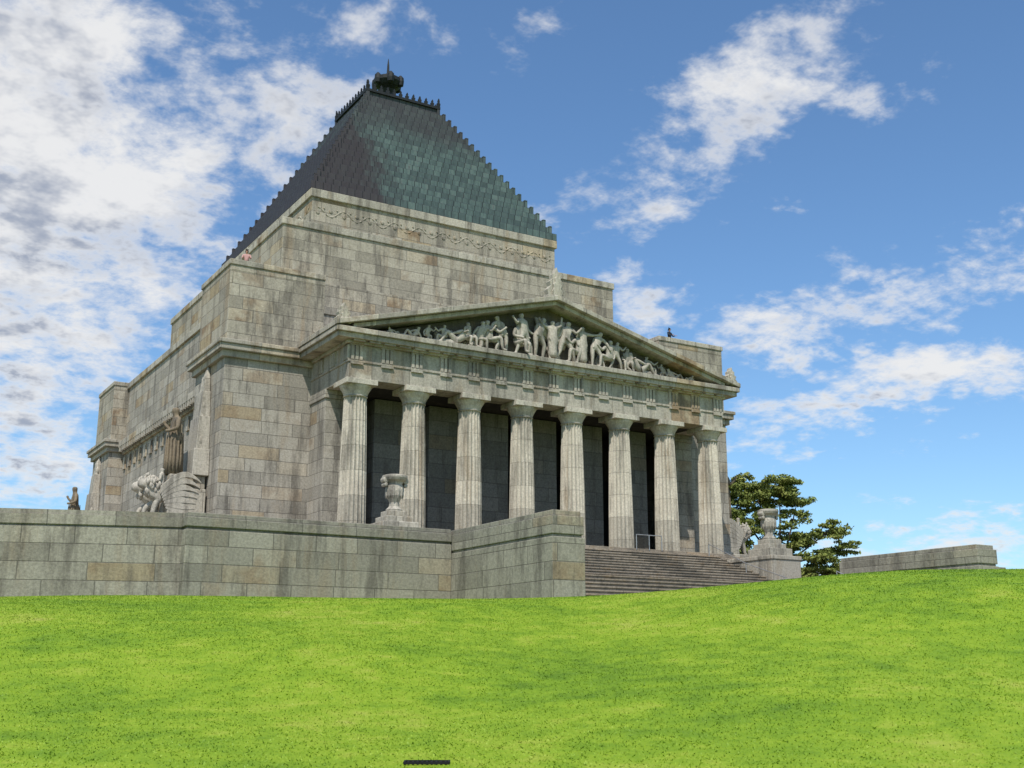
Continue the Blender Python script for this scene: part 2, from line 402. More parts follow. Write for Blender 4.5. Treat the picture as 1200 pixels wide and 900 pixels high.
for i in range(6):
    y=59.6+i*.95
    for s in (0,1):
        if i%2==0:
            for k in (-.26,0,.26):
                tg.box(A0-.1 if s==0 else A1-.02,A0+.02 if s==0 else A1+.1,y+k-.09,y+k+.09,17.1,17.92)
tg.make('triglyphs',M_trim,sh)
fl=Acc()
fl.box(23.9,mx(23.9),58.2,70.9,TER,FL-.36)
fl.box(24.2,mx(24.2),58.6,70.9,FL-.36,FL-.18); fl.box(24.5,mx(24.5),59.0,70.9,FL-.18,FL)
fl.make('stylobate',M_stair,sh,.02)
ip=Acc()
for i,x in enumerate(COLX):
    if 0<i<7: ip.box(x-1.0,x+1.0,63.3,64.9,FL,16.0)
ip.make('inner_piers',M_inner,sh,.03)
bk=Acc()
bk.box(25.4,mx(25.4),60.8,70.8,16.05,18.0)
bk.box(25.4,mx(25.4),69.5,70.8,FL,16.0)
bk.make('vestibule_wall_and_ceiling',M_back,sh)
an=Acc()
for s in (0,1):
    xa,xb=(A0+.02,A0+1.45) if s==0 else (A1-1.45,A1-.02)
    an.box(xa,xb,62.6,65.0,FL,15.5); an.box(xa-.08,xb+.08,62.5,65,15.5,15.99)
an.make('corner_antae',M_wall,sh,.03)
dr=Acc()
for i in range(7):
    xm=(COLX[i]+COLX[i+1])/2; dr.box(xm-1.1,xm+1.1,69.38,69.49,FL,13.5)
dr.make('bronze_doors',M_dark,sh)
ac=Acc()
def acro(x,z,h,y,wd):
    pts=[(-.5,0),(.5,0),(.62,.22),(.42,.36),(.52,.5),(.28,.58),(.33,.74),(.14,.80),(.02,1.0),(-.10,.82),(-.26,.76),(-.24,.6),(-.46,.5),(-.38,.36),(-.6,.22)]
    ac.poly([(x+p[0]*wd,z+p[1]*h) for p in pts],'y',y,y+.45)
    ac.poly([(x+p[0]*wd*.55,z+p[1]*h*.8) for p in pts],'y',y-.12,y+.57)
acro(CX,22.9,2.0,58.75,1.15); ac.box(CX-.7,CX+.7,58.6,59.5,22.75,22.98)
acro(24.3,19.0,1.25,58.75,.8); acro(mx(24.3),19.0,1.25,58.75,.8)
ac.make('acroteria',M_trim,sh,.02)

# pediment sculpture
ps=empty('pediment_relief'); ps.parent=sh
def avail(x): return max(0.2,(22.35-18.85)*(1-abs(x-CX)/13.4))
specs=[(-11.0,'recl',0,1),(-9.8,'recl',.2,0),(-8.8,'kneel',0,1),(-7.8,'sitside',0,0),(-6.8,'recl',0,0),(-6.1,'sit',.5,0),(-5.2,'kneel',-.3,1),(-4.4,'sitside',-.4,1),(-3.5,'lean',0,0),(-2.5,'sit',.5,1),(-2.1,'stride',.2,0),(-1.1,'lean',.3,1),
       (0,'raise',0,0),(1.0,'stride',-.2,1),(1.9,'sitside',0,0),(2.3,'point',0,1),(3.2,'lean',0,1),(4.2,'sitside',0,0),(4.9,'stride',0,1),(5.9,'sit',-.5,1),(6.8,'recl',0,1),(7.7,'sitside',0,1),(8.8,'kneel',0,0),(9.8,'recl',-.2,1),(11.0,'recl',0,0)]
full={'recl':.86,'kneel':1.34,'sit':1.3,'sitside':1.3,'lean':1.62,'stand':1.74,'raise':1.95,'point':1.74,'stride':1.72}
for (dx,k,rt,fp) in specs:
    H=avail(CX+dx)*random.uniform(.85,.97); s_h=min(3.0,H/full[k]*1.74)
    human('relief_figure',k,(CX+dx,59.36+random.uniform(-.08,.1),18.82),math.pi+rt,s_h,M_sculpt,ps,robe=(k in('raise','point')),fat=1.28,flip=bool(fp))
wg=Acc()
for sx in (-1,1):
    wg.poly([(CX+sx*.2,20.2),(CX+sx*.9,20.9),(CX+sx*1.15,21.6),(CX+sx*.5,21.5),(CX+sx*.2,21.2)][::sx],'y',59.45,59.7)
for i in range(60):
    dx=random.uniform(-10.8,10.8); H=avail(CX+dx); z0=18.82+H*random.uniform(0,.35); r=random.uniform(.12,.34); H*=random.uniform(.2,.45)
    wg.lathe([(r*.5,z0),(r*1.05,z0+H*.3),(r*.8,z0+H*.7),(r*.1,z0+H)],CX+dx,59.78,7)
wg.make('relief_drapery',M_sculpt,ps,smooth=True)

# ------------------------------------------------------------------ buttress sculpture groups
def group(y,sx):
    o_=xo(y)
    e=empty('chariot_sculpture_group',((o_ if sx<0 else mx(o_)),y,0))
    def X(d): return -d if sx<0 else d
    a=Acc()
    def bx(d0,d1,y0,y1,z0,z1): a.box(min(X(d0),X(d1)),max(X(d0),X(d1)),y0,y1,z0,z1)
    bx(.13,5.0,-2.0,2.0,TER,8.0); bx(.13,4.6,-1.6,1.6,8.0,8.45)
    bx(.13,2.3,-1.3,1.3,8.45,10.2); bx(.13,2.2,-1.0,1.0,10.2,11.0)
    a.make('stepped_pedestal',M_trim,e,.06)
    p=Acc()
    prof=[(11.0,1.25,1.0),(12.6,1.15,.95),(12.6,1.0,.8),(14.6,.9,.7),(14.6,.75,.6),(16.2,.62,.5),(16.2,.5,.42),(17.0,.4,.34),(17.9,.06,.1)]
    for i in range(0,len(prof)-1):
        z0,w0,d0=prof[i]; z1,w1,d1=prof[i+1]
        if z1-z0<.1: continue
        b0=len(p.v)
        for (zz,ww,dd) in ((z0,w0,d0),(z1,w1,d1)):
            p.v+=[(X(.02),-ww,zz),(X(dd),-ww,zz),(X(dd),ww,zz),(X(.02),ww,zz)]
        p.f+=[tuple(b0+k for k in q) for q in ((0,3,2,1),(4,5,6,7),(0,1,5,4),(1,2,6,5),(2,3,7,6),(3,0,4,7))]
    p.make('carved_pylon',M_sculpt,e,.05)
    rv=Acc()
    for i in range(110):
        z0=random.uniform(11.2,17.2); k=(z0-11)/6.8; wd=1.1*(1-k*.75); s_=random.uniform(.12,.28)*(1-k*.4)
        yy=random.uniform(-wd,wd); dd=(.86-.62*k)-s_*.55
        rv.lathe([(.03,z0-s_*2.2),(s_,z0-s_*.9),(s_*.9,z0+s_*.9),(.03,z0+s_*2.2)],X(dd),yy,7)
    rv.make('pylon_carving',M_sculpt,e,smooth=True)
    rot=(math.pi/2 if sx<0 else -math.pi/2)
    human('standing_figure','statue',(X(1.85),-.25,11.0),rot,4.1,M_sculpt2,e,robe=True,fat=1.12,sub=2)
    dp=Acc()     # hanging folds of the robe
    for k in range(14):
        an_=2*math.pi*k/14; rr=.46
        dp.lathe([(.12,11.02),(.10,12.0),(.06,13.0),(.02,13.5)],X(1.85)+rr*math.cos(an_),-.25+rr*math.sin(an_),6)
    dp.make('robe_folds',M_sculpt2,e,smooth=True)
    human('seated_child_figure','sit',(X(2.6),-.9,9.6),rot-.6,2.3,M_sculpt,e,fat=1.2,sub=1)
    for ly in (-.75,.75):
        J=dict(pel=(1.2,0,1.25),bk=(1.9,0,1.3),ch=(2.8,0,1.4),nk=(3.2,0,1.75),hd=(3.5,0,1.98),mz=(3.95,0,1.82),
               fl1=(2.85,-.28,.9),fl2=(3.0,-.28,.45),fl3=(3.05,-.28,.08),fl4=(3.25,-.28,.06),fr1=(2.8,.28,.9),fr2=(3.3,.28,.6),fr3=(3.45,.28,.12),fr4=(3.65,.28,.08),
               hl1=(1.3,-.3,.75),hl2=(1.05,-.3,.4),hl3=(1.2,-.3,.08),hl4=(1.4,-.3,.06),hr1=(1.25,.3,.75),hr2=(.95,.3,.4),hr3=(1.0,.3,.08),hr4=(1.2,.3,.06),
               t1=(.85,0,.9),t2=(.6,.1,.5))
        Rr=dict(pel=.38,bk=.38,ch=.5,nk=.54,hd=.40,mz=.24,fl1=.22,fl2=.16,fl3=.13,fl4=.15,fr1=.22,fr2=.16,fr3=.13,fr4=.15,hl1=.28,hl2=.15,hl3=.12,hl4=.13,hr1=.28,hr2=.15,hr3=.12,hr4=.13,t1=.08,t2=.08)
        E=[('pel','bk'),('bk','ch'),('ch','nk'),('nk','hd'),('hd','mz'),('ch','fl1'),('fl1','fl2'),('fl2','fl3'),('fl3','fl4'),('ch','fr1'),('fr1','fr2'),('fr2','fr3'),('fr3','fr4'),
           ('pel','hl1'),('hl1','hl2'),('hl2','hl3'),('hl3','hl4'),('pel','hr1'),('hr1','hr2'),('hr2','hr3'),('hr3','hr4'),('pel','t1'),('t1','t2')]
        J={k:(X(v[0]),v[1]+ly,v[2]+8.44) for k,v in J.items()}
        skinfig('lion',J,E,Rr,M_sculpt,e,0,2)
        mn=Acc()
        for k in range(80):
            th=random.uniform(0,2*math.pi); dd=random.uniform(2.75,3.5); rr=.52-.1*abs(dd-3.1)+random.uniform(-.05,.04)
            cx,cy,cz=X(dd),ly+rr*math.cos(th),8.44+1.74+.16*(dd-3.1)+rr*math.sin(th)*.95
            mn.lathe([(.02,cz-.2),(.11,cz-.07),(.10,cz+.06),(.02,cz+.17)],cx,cy,6)
        for s_ in(-.2,.2): mn.lathe([(.04,10.72),(.1,10.8),(.07,10.92),(.01,10.98)],X(3.4),ly+s_,6)
        mn.make('lion_mane',M_sculpt,e,smooth=True)
    c=Acc()
    for ly in (-1.38,1.2):
        for q in range(7):
            root=(2.75-.06*q,9.95-.13*q); L=2.3-.12*q; lift=.95-.2*q
            up=[];dn_=[]
            for i in range(9):
                s_=i/8; px=root[0]-L*s_; pz=root[1]+lift*math.sin(math.pi*min(1,s_*.8))*1.05-(.05*q)*s_
                th=.20*(1-s_**2.2)+.03
                up.append((X(px),pz+th)); dn_.append((X(px),pz-th))
            c.poly(up+dn_[::-1],'y',ly+.012*q,ly+.17-.008*q)
    c.make('lion_wings',M_sculpt,e,.02)
    return e
for yy in (67.95,my(67.95)):
    for sx in (-1,1): group(yy,sx)

# ------------------------------------------------------------------ podium / terrace walls
GZ=1.2
def wallrun(pts):
    e=empty('terrace_wall')
    P=[Vector((p[0],p[1])) for p in pts]
    def off(d):
        out=[]
        for i,p in enumerate(P):
            if i==0: t=(P[1]-P[0]).normalized(); nn=Vector((-t.y,t.x)); out.append(p+nn*d)
            elif i==len(P)-1: t=(P[i]-P[i-1]).normalized(); nn=Vector((-t.y,t.x)); out.append(p+nn*d)
            else:
                t1=(P[i]-P[i-1]).normalized(); t2=(P[i+1]-P[i]).normalized()
                n1=Vector((-t1.y,t1.x)); n2=Vector((-t2.y,t2.x)); bis=(n1+n2).normalized()
                out.append(p+bis*(d/max(.3,bis.dot(n1))))
        return out
    def prism(acc,d0,d1,z0,z1):
        a=off(d0); b=off(d1)
        for i in range(len(P)-1):
            q=[a[i],a[i+1],b[i+1],b[i]]
            acc.poly([(v.x,v.y) for v in q],'z',z0,z1)
    bod=Acc()
    prism(bod,0,.9,GZ,5.55); prism(bod,.06,.84,5.552,5.66); prism(bod,.0,.93,5.662,6.05); prism(bod,.07,.86,6.052,6.24)
    bod.make('wall_body',M_pod,e)
leftrun=[(-30,62),(-12,55.2),(0,51.6),(6.3,49.7),(9.5,48.6),(13.0,47.55)]
wallrun(leftrun)
def strip(name,boxes):
    e=empty(name); b=Acc(); 
    for q in boxes: b.box(*q)
    b.make('wall_body',M_pod,e,.03); return e
def podwall(name,x0,x1,y0,y1):
    return strip(name,[(x0,x1,y0,y1,GZ,5.55),(x0+.06,x1-.02,y0+.06,y1-.06,5.55,5.66),(x0-.02,x1,y0-.02,y1+.02,5.66,6.05),(x0+.06,x1,y0+.06,y1-.06,6.05,6.24)])
podwall('terrace_wall',12.95,25.04,47.0,47.95)
podwall('terrace_wall',mx(25.04),mx(12.95),47.0,47.95)
for f in (lambda a,b:(a,b),lambda a,b:(mx(b),mx(a))):
    strip('stair_flank_wall',[(*f(25.05,26.6),38.6,47.97,GZ,5.15),(*f(25.13,26.52),38.7,47.93,5.15,5.26),(*f(25.07,26.58),38.63,47.95,5.26,6.0),(*f(25.16,26.5),38.75,47.9,6.0,6.22)])
wallrun([(mx(p[0]),p[1]) for p in leftrun][::-1])
tp=Acc()
tp.poly([(13,48.0),(26.6,48.0),(26.6,47.2),(mx(26.6),47.2),(mx(26.6),48),(mx(13),48.0),(mx(0.2),52.2),(mx(-12),55.8),(mx(-29),62.5),(mx(-29),125),(-29,125),(-29,62.5),(-12,55.8),(0.2,52.2)],'z',GZ,TER)
tp.make('terrace_paving',M_stair)
st=empty('stone_stairs')
def flight(name,x0,x1,yb,run,n,ztop,zbot,zbase):
    s=Acc(); rz=(ztop-zbot)/n
    for i in range(n):
        y0=yb-run*(i+1); zt=ztop-rz*i-(.003 if i==0 else 0)
        s.box(x0,x1,y0+.05,yb-.01 if i==n-1 else yb-run*i+.04,zbase,zt-.07)
        s.box(x0,x1,y0,yb-run*i+.04,zt-.07,zt)
    s.make(name,M_stair,st,.012)
flight('upper_flight',26.95,mx(26.95),58.19,.58,12,FL-.36,TER,TER-.2)
flight('lower_flight',26.62,mx(26.62),47.19,.5,9,TER,2.5,GZ)
def urn(x):
    e=empty('stone_urn',(x,54.5,0)); a=Acc()
    a.box(-1.2,1.2,-1.4,3.6,TER,6.6); a.box(-1.26,1.26,-1.46,3.62,6.6,6.85)
    a.box(-.95,.95,-1.0,1.0,6.85,7.35); a.box(-.72,.72,-.72,.72,7.35,7.65); a.box(-.52,.52,-.52,.52,7.65,7.95)
    a.make('pedestal',M_trim,e,.04)
    u=Acc(); u.lathe([(.42,7.95),(.44,8.03),(.36,8.1),(.27,8.2),(.25,8.4),(.32,8.55),(.42,8.75),(.47,9.0),(.45,9.2),(.40,9.35),(.44,9.45),(.60,9.56),(.66,9.68),(.66,9.78),(.5,9.84),(.45,9.80)],0,0,28)
    for k in range(12):
        an_=k*math.pi/6; u.lathe([(.01,8.6),(.06,8.75),(.07,9.1),(.01,9.25)],.44*math.cos(an_),.44*math.sin(an_),6)
    for sx in(-1,1):
        for zz,r in((9.55,.16),(9.3,.1)):
            b0=len(u.v); u.lathe([(r*.5,-.22),(r,-.2),(r,.2),(r*.5,.22)],0,0,12)
            for i in range(b0,len(u.v)):
                vx,vy,vz=u.v[i]; u.v[i]=(sx*.56+vx,vz,zz+vy)
    u.make('urn_bowl',M_sculpt,e,.015)
urn(25.65); urn(mx(25.65))
def rail(name,pts):
    e=empty(name)
    cu=bpy.data.curves.new('rail','CURVE'); cu.dimensions='3D'; cu.bevel_depth=.03; cu.bevel_resolution=2
    sp=cu.splines.new('POLY'); sp.points.add(len(pts)-1)
    for i,p in enumerate(pts): sp.points[i].co=(*p,1)
    for p in pts:
        q=cu.splines.new('POLY'); q.points.add(1); q.points[0].co=(*p,1); q.points[1].co=(p[0],p[1],p[2]-.95,1)
    cu.materials.append(M_steel); link(bpy.data.objects.new('tube',cu),e)
for x in (27.6,mx(27.6)):
    rail('handrail',[(x,58.0,7.9),(x,54.6,6.4),(x,51.2,5.3)])
    rail('handrail',[(x,47.2,5.4),(x,45.1,4.5),(x,43.0,3.45)])
rail('handrail',[(44.5,58.9,8.3),(45.5,58.9,8.3),(46.5,58.9,8.3)])

# ------------------------------------------------------------------ terrain
c31,s31=math.cos(R(31)),math.sin(R(31))
def sm(t): t=np.clip(t,0,1); return t*t*(3-2*t)
def hgt(X,Y):
    d=c31*Y+s31*X; r=c31*X-s31*Y
    h=-1.6+4.3*sm((d-11)/35.0)
    h+= 1.0*sm((r-2.0)/13.0)*np.exp(-((d-38)/9.5)**2)
    h-= .45*np.exp(-((r-1.5-(d-30)*.15)/4.0)**2)*sm((d-18)/8)*sm((44-d)/8)
    h+= .10*np.sin(X*.21+1.3)*np.cos(Y*.17)+.05*np.sin(X*.5+Y*.33)
    h-= 2.2*sm((d-130)/150)
    return h
def axis(lo,hi,step,far):
    a=list(np.arange(lo,hi+.01,step)); x=hi;st_=step
    while x<far: st_*=1.25; x+=st_; a.append(x)
    x=lo; st_=step; pre=[]
    while x>-far: st_*=1.25; x-=st_; pre.append(x)
    return np.array(pre[::-1]+a)
ax=axis(-30,80,.7,3000); ay=axis(-10,62,.7,3000)
XX,YY=np.meshgrid(ax,ay); ZZ=hgt(XX,YY)
me=bpy.data.meshes.new('ground'); nx,ny=len(ax),len(ay)
vv=np.stack([XX,YY,ZZ],-1).reshape(-1,3)
ii=np.arange(nx*ny).reshape(ny,nx); q=np.stack([ii[:-1,:-1],ii[:-1,1:],ii[1:,1:],ii[1:,:-1]],-1).reshape(-1,4)
me.from_pydata(vv.tolist(),[],q.tolist())
for p in me.polygons: p.use_smooth=True
def grassmat(name,blade=False):
    m,t,b=newmat(name); g=t.add('ShaderNodeNewGeometry'); pos=g.outputs['Position']
    n1=t.noise(pos,.16,3,.6); n2=t.noise(pos,1.1,6,.72); n3=t.noise(pos,26,2,.7)
    f=t.m('ADD',t.m('MULTIPLY',n1,.40),t.m('ADD',t.m('MULTIPLY',n2,.46),t.m('MULTIPLY',n3,.14)))
    col=t.ramp(f,[(.36,(.095,.185,.010)),(.45,(.155,.265,.012)),(.53,(.220,.330,.017)),(.60,(.295,.365,.040)),(.70,(.36,.36,.10))])
    if not blade: col=t.mix(1.0,col,(.92,.92,.92,1),'MULTIPLY')
    t.set(b.inputs['Base Color'],col); b.inputs['Roughness'].default_value=.8
    if not blade:
        bp=t.add('ShaderNodeBump'); bp.inputs['Strength'].default_value=.6; bp.inputs['Distance'].default_value=.05
        t.set(bp.inputs['Height'],n3); t.set(b.inputs['Normal'],bp.outputs[0])
    else: b.inputs['Specular IOR Level'].default_value=.4; b.inputs['Roughness'].default_value=.6
    return m
me.materials.append(grassmat('lawn_soil_grass'))
link(bpy.data.objects.new('ground',me))
NB=340000
d=np.sqrt(np.random.uniform(14**2,50**2,NB)); lat=np.random.uniform(-.50,.50,NB)*d
X=s31*d+c31*lat; Y=c31*d-s31*lat
keep=~((X>24.9)&(X<52.4)&(Y>38.4))&(Y<46.9)
X=X[keep];Y=Y[keep]; N=len(X); Z=hgt(X,Y)-.01
ang=np.random.uniform(0,2*np.pi,N); hh=np.random.uniform(.02,.045,N); wd=np.random.uniform(.010,.02,N)
lx=np.random.normal(0,.035,N); ly=np.random.normal(0,.035,N)
v=np.empty((N,3,3)); v[:,0]=np.stack([X-np.cos(ang)*wd,Y-np.sin(ang)*wd,Z],-1); v[:,1]=np.stack([X+np.cos(ang)*wd,Y+np.sin(ang)*wd,Z],-1); v[:,2]=np.stack([X+lx,Y+ly,Z+hh],-1)
def trimesh(name,v,k,mat):
    n=len(v); me=bpy.data.meshes.new(name); me.vertices.add(n*k); me.vertices.foreach_set('co',v.reshape(-1).astype(np.float32))
    me.loops.add(n*k); me.loops.foreach_set('vertex_index',np.arange(n*k,dtype=np.int32))
    me.polygons.add(n); me.polygons.foreach_set('loop_start',np.arange(0,n*k,k,dtype=np.int32)); me.polygons.foreach_set('loop_total',np.full(n,k,dtype=np.int32))
    me.update(calc_edges=True); me.materials.append(mat); return me
link(bpy.data.objects.new('grass',trimesh('grass',v,3,grassmat('grass_blades',True))))
dx,dy=s31*16.95+c31*(-1.18),c31*16.95-s31*(-1.18)
dz=float(hgt(np.array(dx),np.array(dy)))
de=empty('drain_grate',(dx,dy,dz+.012)); de.rotation_euler=(R(4),0,-R(31)); a=Acc()
a.box(-.32,.32,-.10,-.08,0,.03); a.box(-.32,.32,.08,.10,0,.03); a.box(-.32,-.29,-.08,.08,0,.03); a.box(.29,.32,-.08,.08,0,.03)
for i in range(9): a.box(-.27+.065*i,-.245+.065*i,-.08,.08,.0,.025)
a.make('grate_bars',M_dark,de)

# ------------------------------------------------------------------ trees
def tree(name,base,H,clumps,trunkr,leaf=.2,per=900):
    e=empty(name,base)
    br=Acc()
    def limb(p0,p1,r0,r1,seg=8):
        p0=Vector(p0);p1=Vector(p1); ax_=(p1-p0); L=ax_.length; qn=ax_.to_track_quat('Z','Y'); b0=len(br.v); nst=4
        wob=Vector((random.uniform(-.1,.1),random.uniform(-.1,.1),0))*L*.4
        for j in range(nst+1):
            t_=j/nst; c=p0+ax_*t_+wob*math.sin(math.pi*t_); r=r0+(r1-r0)*t_
            for k in range(seg):
                a_=2*math.pi*k/seg; br.v.append(tuple(c+qn@Vector((r*math.cos(a_),r*math.sin(a_),0))))
        for j in range(nst):
            for k in range(seg): br.f.append((b0+j*seg+k,b0+j*seg+(k+1)%seg,b0+(j+1)*seg+(k+1)%seg,b0+(j+1)*seg+k))
    fork=Vector((0,0,H*.35)); limb((0,0,-.5),fork,trunkr,trunkr*.75)
    f2=[Vector((-H*.1,0,H*.55)),Vector((H*.16,.3,H*.5)),Vector((0,-.4,H*.62))]
    for q in f2: limb(fork,q,trunkr*.6,trunkr*.35)
    L=[]
    for (cx,cy,cz,rx,ry,rz) in clumps:
        c=Vector((cx,cy,cz)); q=min(f2,key=lambda w_:(w_-c).length); limb(q,c,trunkr*.28,.04,6)
        nl=int(per*rx*ry*rz**.5)
        u=np.random.normal(size=(nl,3)); u/=np.linalg.norm(u,axis=1)[:,None]; rr=np.random.uniform(.1,1,nl)**.6
        K=24
        sc=np.random.normal(size=(K,3)); sc/=np.linalg.norm(sc,axis=1)[:,None]; sc*=np.random.uniform(.4,1.25,(K,1))
        idx=np.random.randint(0,K,nl); rk=np.random.uniform(.18,.40,(K,1))[idx]; p=sc[idx]*.84+u*rr[:,None]*rk*np.array([1.2,1.2,.65])
        p*=np.array([rx,ry,rz]); L.append(p+np.array([cx,cy,cz]))
    P_=np.concatenate(L); n_=len(P_)
    a_=np.random.normal(size=(n_,3)); a_/=np.linalg.norm(a_,axis=1)[:,None]
    b_=np.cross(a_,np.random.normal(size=(n_,3))); b_/=np.linalg.norm(b_,axis=1)[:,None]
    sz=np.random.uniform(.6,1.3,n_)[:,None]*leaf
    v=np.stack([P_-a_*sz,P_-b_*sz*.45,P_+a_*sz,P_+b_*sz*.45],1)
    o=bpy.data.objects.new('foliage',trimesh('foliage',v,4,M_leaf)); link(o,e)
    br.make('trunk_and_limbs',M_bark,e,smooth=True)
m,t,b=newmat('eucalyptus_leaf'); g=t.add('ShaderNodeNewGeometry')
n1=t.noise(g.outputs['Position'],.6,3); n2=t.noise(g.outputs['Position'],7,2)
t.set(b.inputs['Base Color'],t.ramp(t.m('ADD',t.m('MULTIPLY',n1,.6),t.m('MULTIPLY',n2,.4)),[(.35,(.085,.12,.028)),(.5,(.17,.205,.048)),(.65,(.28,.29,.08))])); b.inputs['Roughness'].default_value=.6
M_leaf=m; M_bark=plain('bark',(.12,.09,.065),.9)
def camloc(d,lat,z): return (s31*d+c31*lat,c31*d-s31*lat,z)
def cl(lat,dep,z,rx,ry,rz): return (c31*lat+s31*dep,-s31*lat+c31*dep,z,rx,ry,rz)
base=camloc(100,22.5,2.6)
clm=[cl(-3.2,0,9.9,2.1,1.9,1.6),cl(-1.2,.8,12.0,2.5,2.1,1.5),cl(.5,-.5,12.6,2.2,2.0,1.3),cl(-3.6,.5,12.2,1.9,1.6,1.3),cl(-4.9,0,10.4,1.5,1.5,1.4),cl(-2.2,1,13.2,1.6,1.5,.9),
     cl(1.9,0,11.0,1.7,1.6,1.4),cl(-1.2,-1.2,9.6,2.3,1.8,1.5),cl(2.2,.5,8.3,1.8,1.7,1.1),cl(4.6,0,9.0,1.8,1.6,.9),cl(6.0,.6,7.6,1.5,1.4,.7),cl(3.6,-.6,6.8,1.9,1.5,1.0),
     cl(.4,0,7.4,2.0,1.6,1.3),cl(-2.4,0,7.2,2.3,1.8,1.5),cl(1.8,.5,5.6,2.5,1.7,1.3),cl(-4.4,0,8.1,1.8,1.6,1.3),cl(4.4,0,5.2,2.4,1.5,1.0),cl(-.8,.5,5.2,2.4,1.7,1.3),cl(-4.0,0,5.4,2.0,1.6,1.3),cl(5.8,0,5.6,1.3,1.2,.7)]
tree('eucalyptus_tree',base,9.5,clm,.42,leaf=.17,per=620)
tree('eucalyptus_tree',camloc(190,67,1.5),13,[cl(0,0,13.0,3,3,1.6),cl(-3,0,12,2.5,2.5,1.5),cl(3,0,12,2.5,2,1.3)],.5,leaf=.3,per=200)

# ------------------------------------------------------------------ people on the balcony
def person(name,loc,rot,cloth):
    e=empty(name,loc); e.rotation_euler=(0,0,rot)
    J=pose('stand')
    J.update(dict(ell=(-.26,.12,1.14),elr=(.26,.12,1.14)))
    J1={k:J[k] for k in ('pel','sp','ch','shl','shr','ell','elr')}; J1['pel']=(0,0,.93); J1['nkb']=(0,0,1.46)
    Rd=dict(RAD); Rd['nkb']=.075; Rd['wl']=.04; Rd['wr']=.04
    J1['wl']=(-.205,.36,1.13); J1['wr']=(.205,.36,1.13)
    skinfig('shirt',J1,[('pel','sp'),('sp','ch'),('ch','nkb'),('ch','shl'),('ch','shr'),('shl','ell'),('shr','elr'),('ell','wl'),('elr','wr')],Rd,cloth,e,0,2)
    J2={k:J[k] for k in ('pel','hil','hir','knl','knr','anl','anr','tol','tor')}
    skinfig('trousers',J2,[('pel','hil'),('pel','hir'),('hil','knl'),('hir','knr'),('knl','anl'),('knr','anr'),('anl','tol'),('anr','tor')],Rd,M_trou,e,0,2)
    J3=dict(nk=(0,.01,1.45),hb=(0,.015,1.54),hd=(0,.02,1.62),ht=(0,.01,1.69),nose=(0,.115,1.61))
    skinfig('head',J3,[('nk','hb'),('hb','hd'),('hd','ht'),('hd','nose')],dict(nk=.055,hb=.075,hd=(.085,.1),ht=.07,nose=.014),M_skin,e,0,2)
    J4=dict(a=(0,-.03,1.60),b=(0,-.025,1.68),c=(0,.02,1.725)); skinfig('hair',J4,[('a','b'),('b','c')],dict(a=.088,b=.09,c=.07),M_hair,e,1,2)
    f=Acc()
    for sx in(-1,1):
        f.lathe([(.004,1.618),(.012,1.628),(.004,1.638)],sx*.034,.107,8)
        f.lathe([(.01,1.59),(.02,1.62),(.01,1.65)],sx*.092,.01,8)
    f.box(-.025,.025,.095,.107,1.565,1.573); f.make('eyes_and_mouth',M_hair,e)
    for sx in(-1,1):
        Jh=dict(w=(sx*.2,.37,1.13),p=(sx*.2,.45,1.12)); Eh=[('w','p')]; Rh=dict(w=.028,p=.034)
        for i,(ox,ln) in enumerate(((-.03,.07),(-.01,.085),(.01,.08),(.03,.062))):
            a_,b2='f%da'%i,'f%db'%i; Jh[a_]=(sx*.2+ox,.48+ln*.5,1.115); Jh[b2]=(sx*.2+ox*1.1,.48+ln,1.095); Eh+=[('p',a_),(a_,b2)]; Rh[a_]=.01; Rh[b2]=.008
        Jh['t1']=(sx*.2-sx*.045,.43,1.11); Jh['t2']=(sx*.2-sx*.06,.47,1.10); Eh+=[('w','t1'),('t1','t2')]; Rh['t1']=.013; Rh['t2']=.01
        skinfig('hand',Jh,Eh,Rh,M_skin,e,0,1)
person('person',(20.75,65.95,23.2),math.pi*.9,M_cl1)
person('person',(53.4,65.95,23.2),math.pi*1.1,M_cl2)

# ------------------------------------------------------------------ sky / light / camera
sun_dir=Vector((-.36,-.42,.83)).normalized()
el=math.asin(sun_dir.z)
w=bpy.data.worlds.new('World'); S.world=w; w.use_nodes=True
w.cycles.sampling_method='NONE'
t=NT(w.node_tree); t.n.clear()
out=t.add('ShaderNodeOutputWorld')
sky=t.add('ShaderNodeTexSky',sky_type='NISHITA'); sky.sun_disc=False; sky.sun_elevation=el
sky.sun_rotation=math.atan2(sun_dir.x,sun_dir.y); sky.air_density=1.0; sky.dust_density=.5; sky.ozone_density=2.0
tc=t.add('ShaderNodeTexCoord'); nrm=t.add('ShaderNodeVectorMath',operation='NORMALIZE'); t.set(nrm.inputs[0],tc.outputs['Generated'])
N_=t.sep(nrm.outputs[0])
F=t.m('ADD',t.m('MULTIPLY',N_[0],s31),t.m('MULTIPLY',N_[1],c31)); Fc=t.m('MAXIMUM',F,.05)
A=t.m('DIVIDE',t.m('SUBTRACT',t.m('MULTIPLY',N_[0],c31),t.m('MULTIPLY',N_[1],s31)),Fc)
B=t.m('DIVIDE',N_[2],Fc)
zz=t.m('ADD',t.m('MAXIMUM',N_[2],0.0),.25)
pv=t.comb(t.m('DIVIDE',N_[0],zz),t.m('DIVIDE',N_[1],zz),0.0)
wn=t.add('ShaderNodeTexNoise'); t.set(wn.inputs['Vector'],pv); wn.inputs['Scale'].default_value=4.5; wn.inputs['Detail'].default_value=4; wn.inputs['Roughness'].default_value=.65
ws=t.sep(wn.outputs['Color'])
A2=t.m('ADD',A,t.m('MULTIPLY',t.m('SUBTRACT',ws[0],.5),.15)); B2=t.m('ADD',B,t.m('MULTIPLY',t.m('SUBTRACT',ws[1],.5),.15))
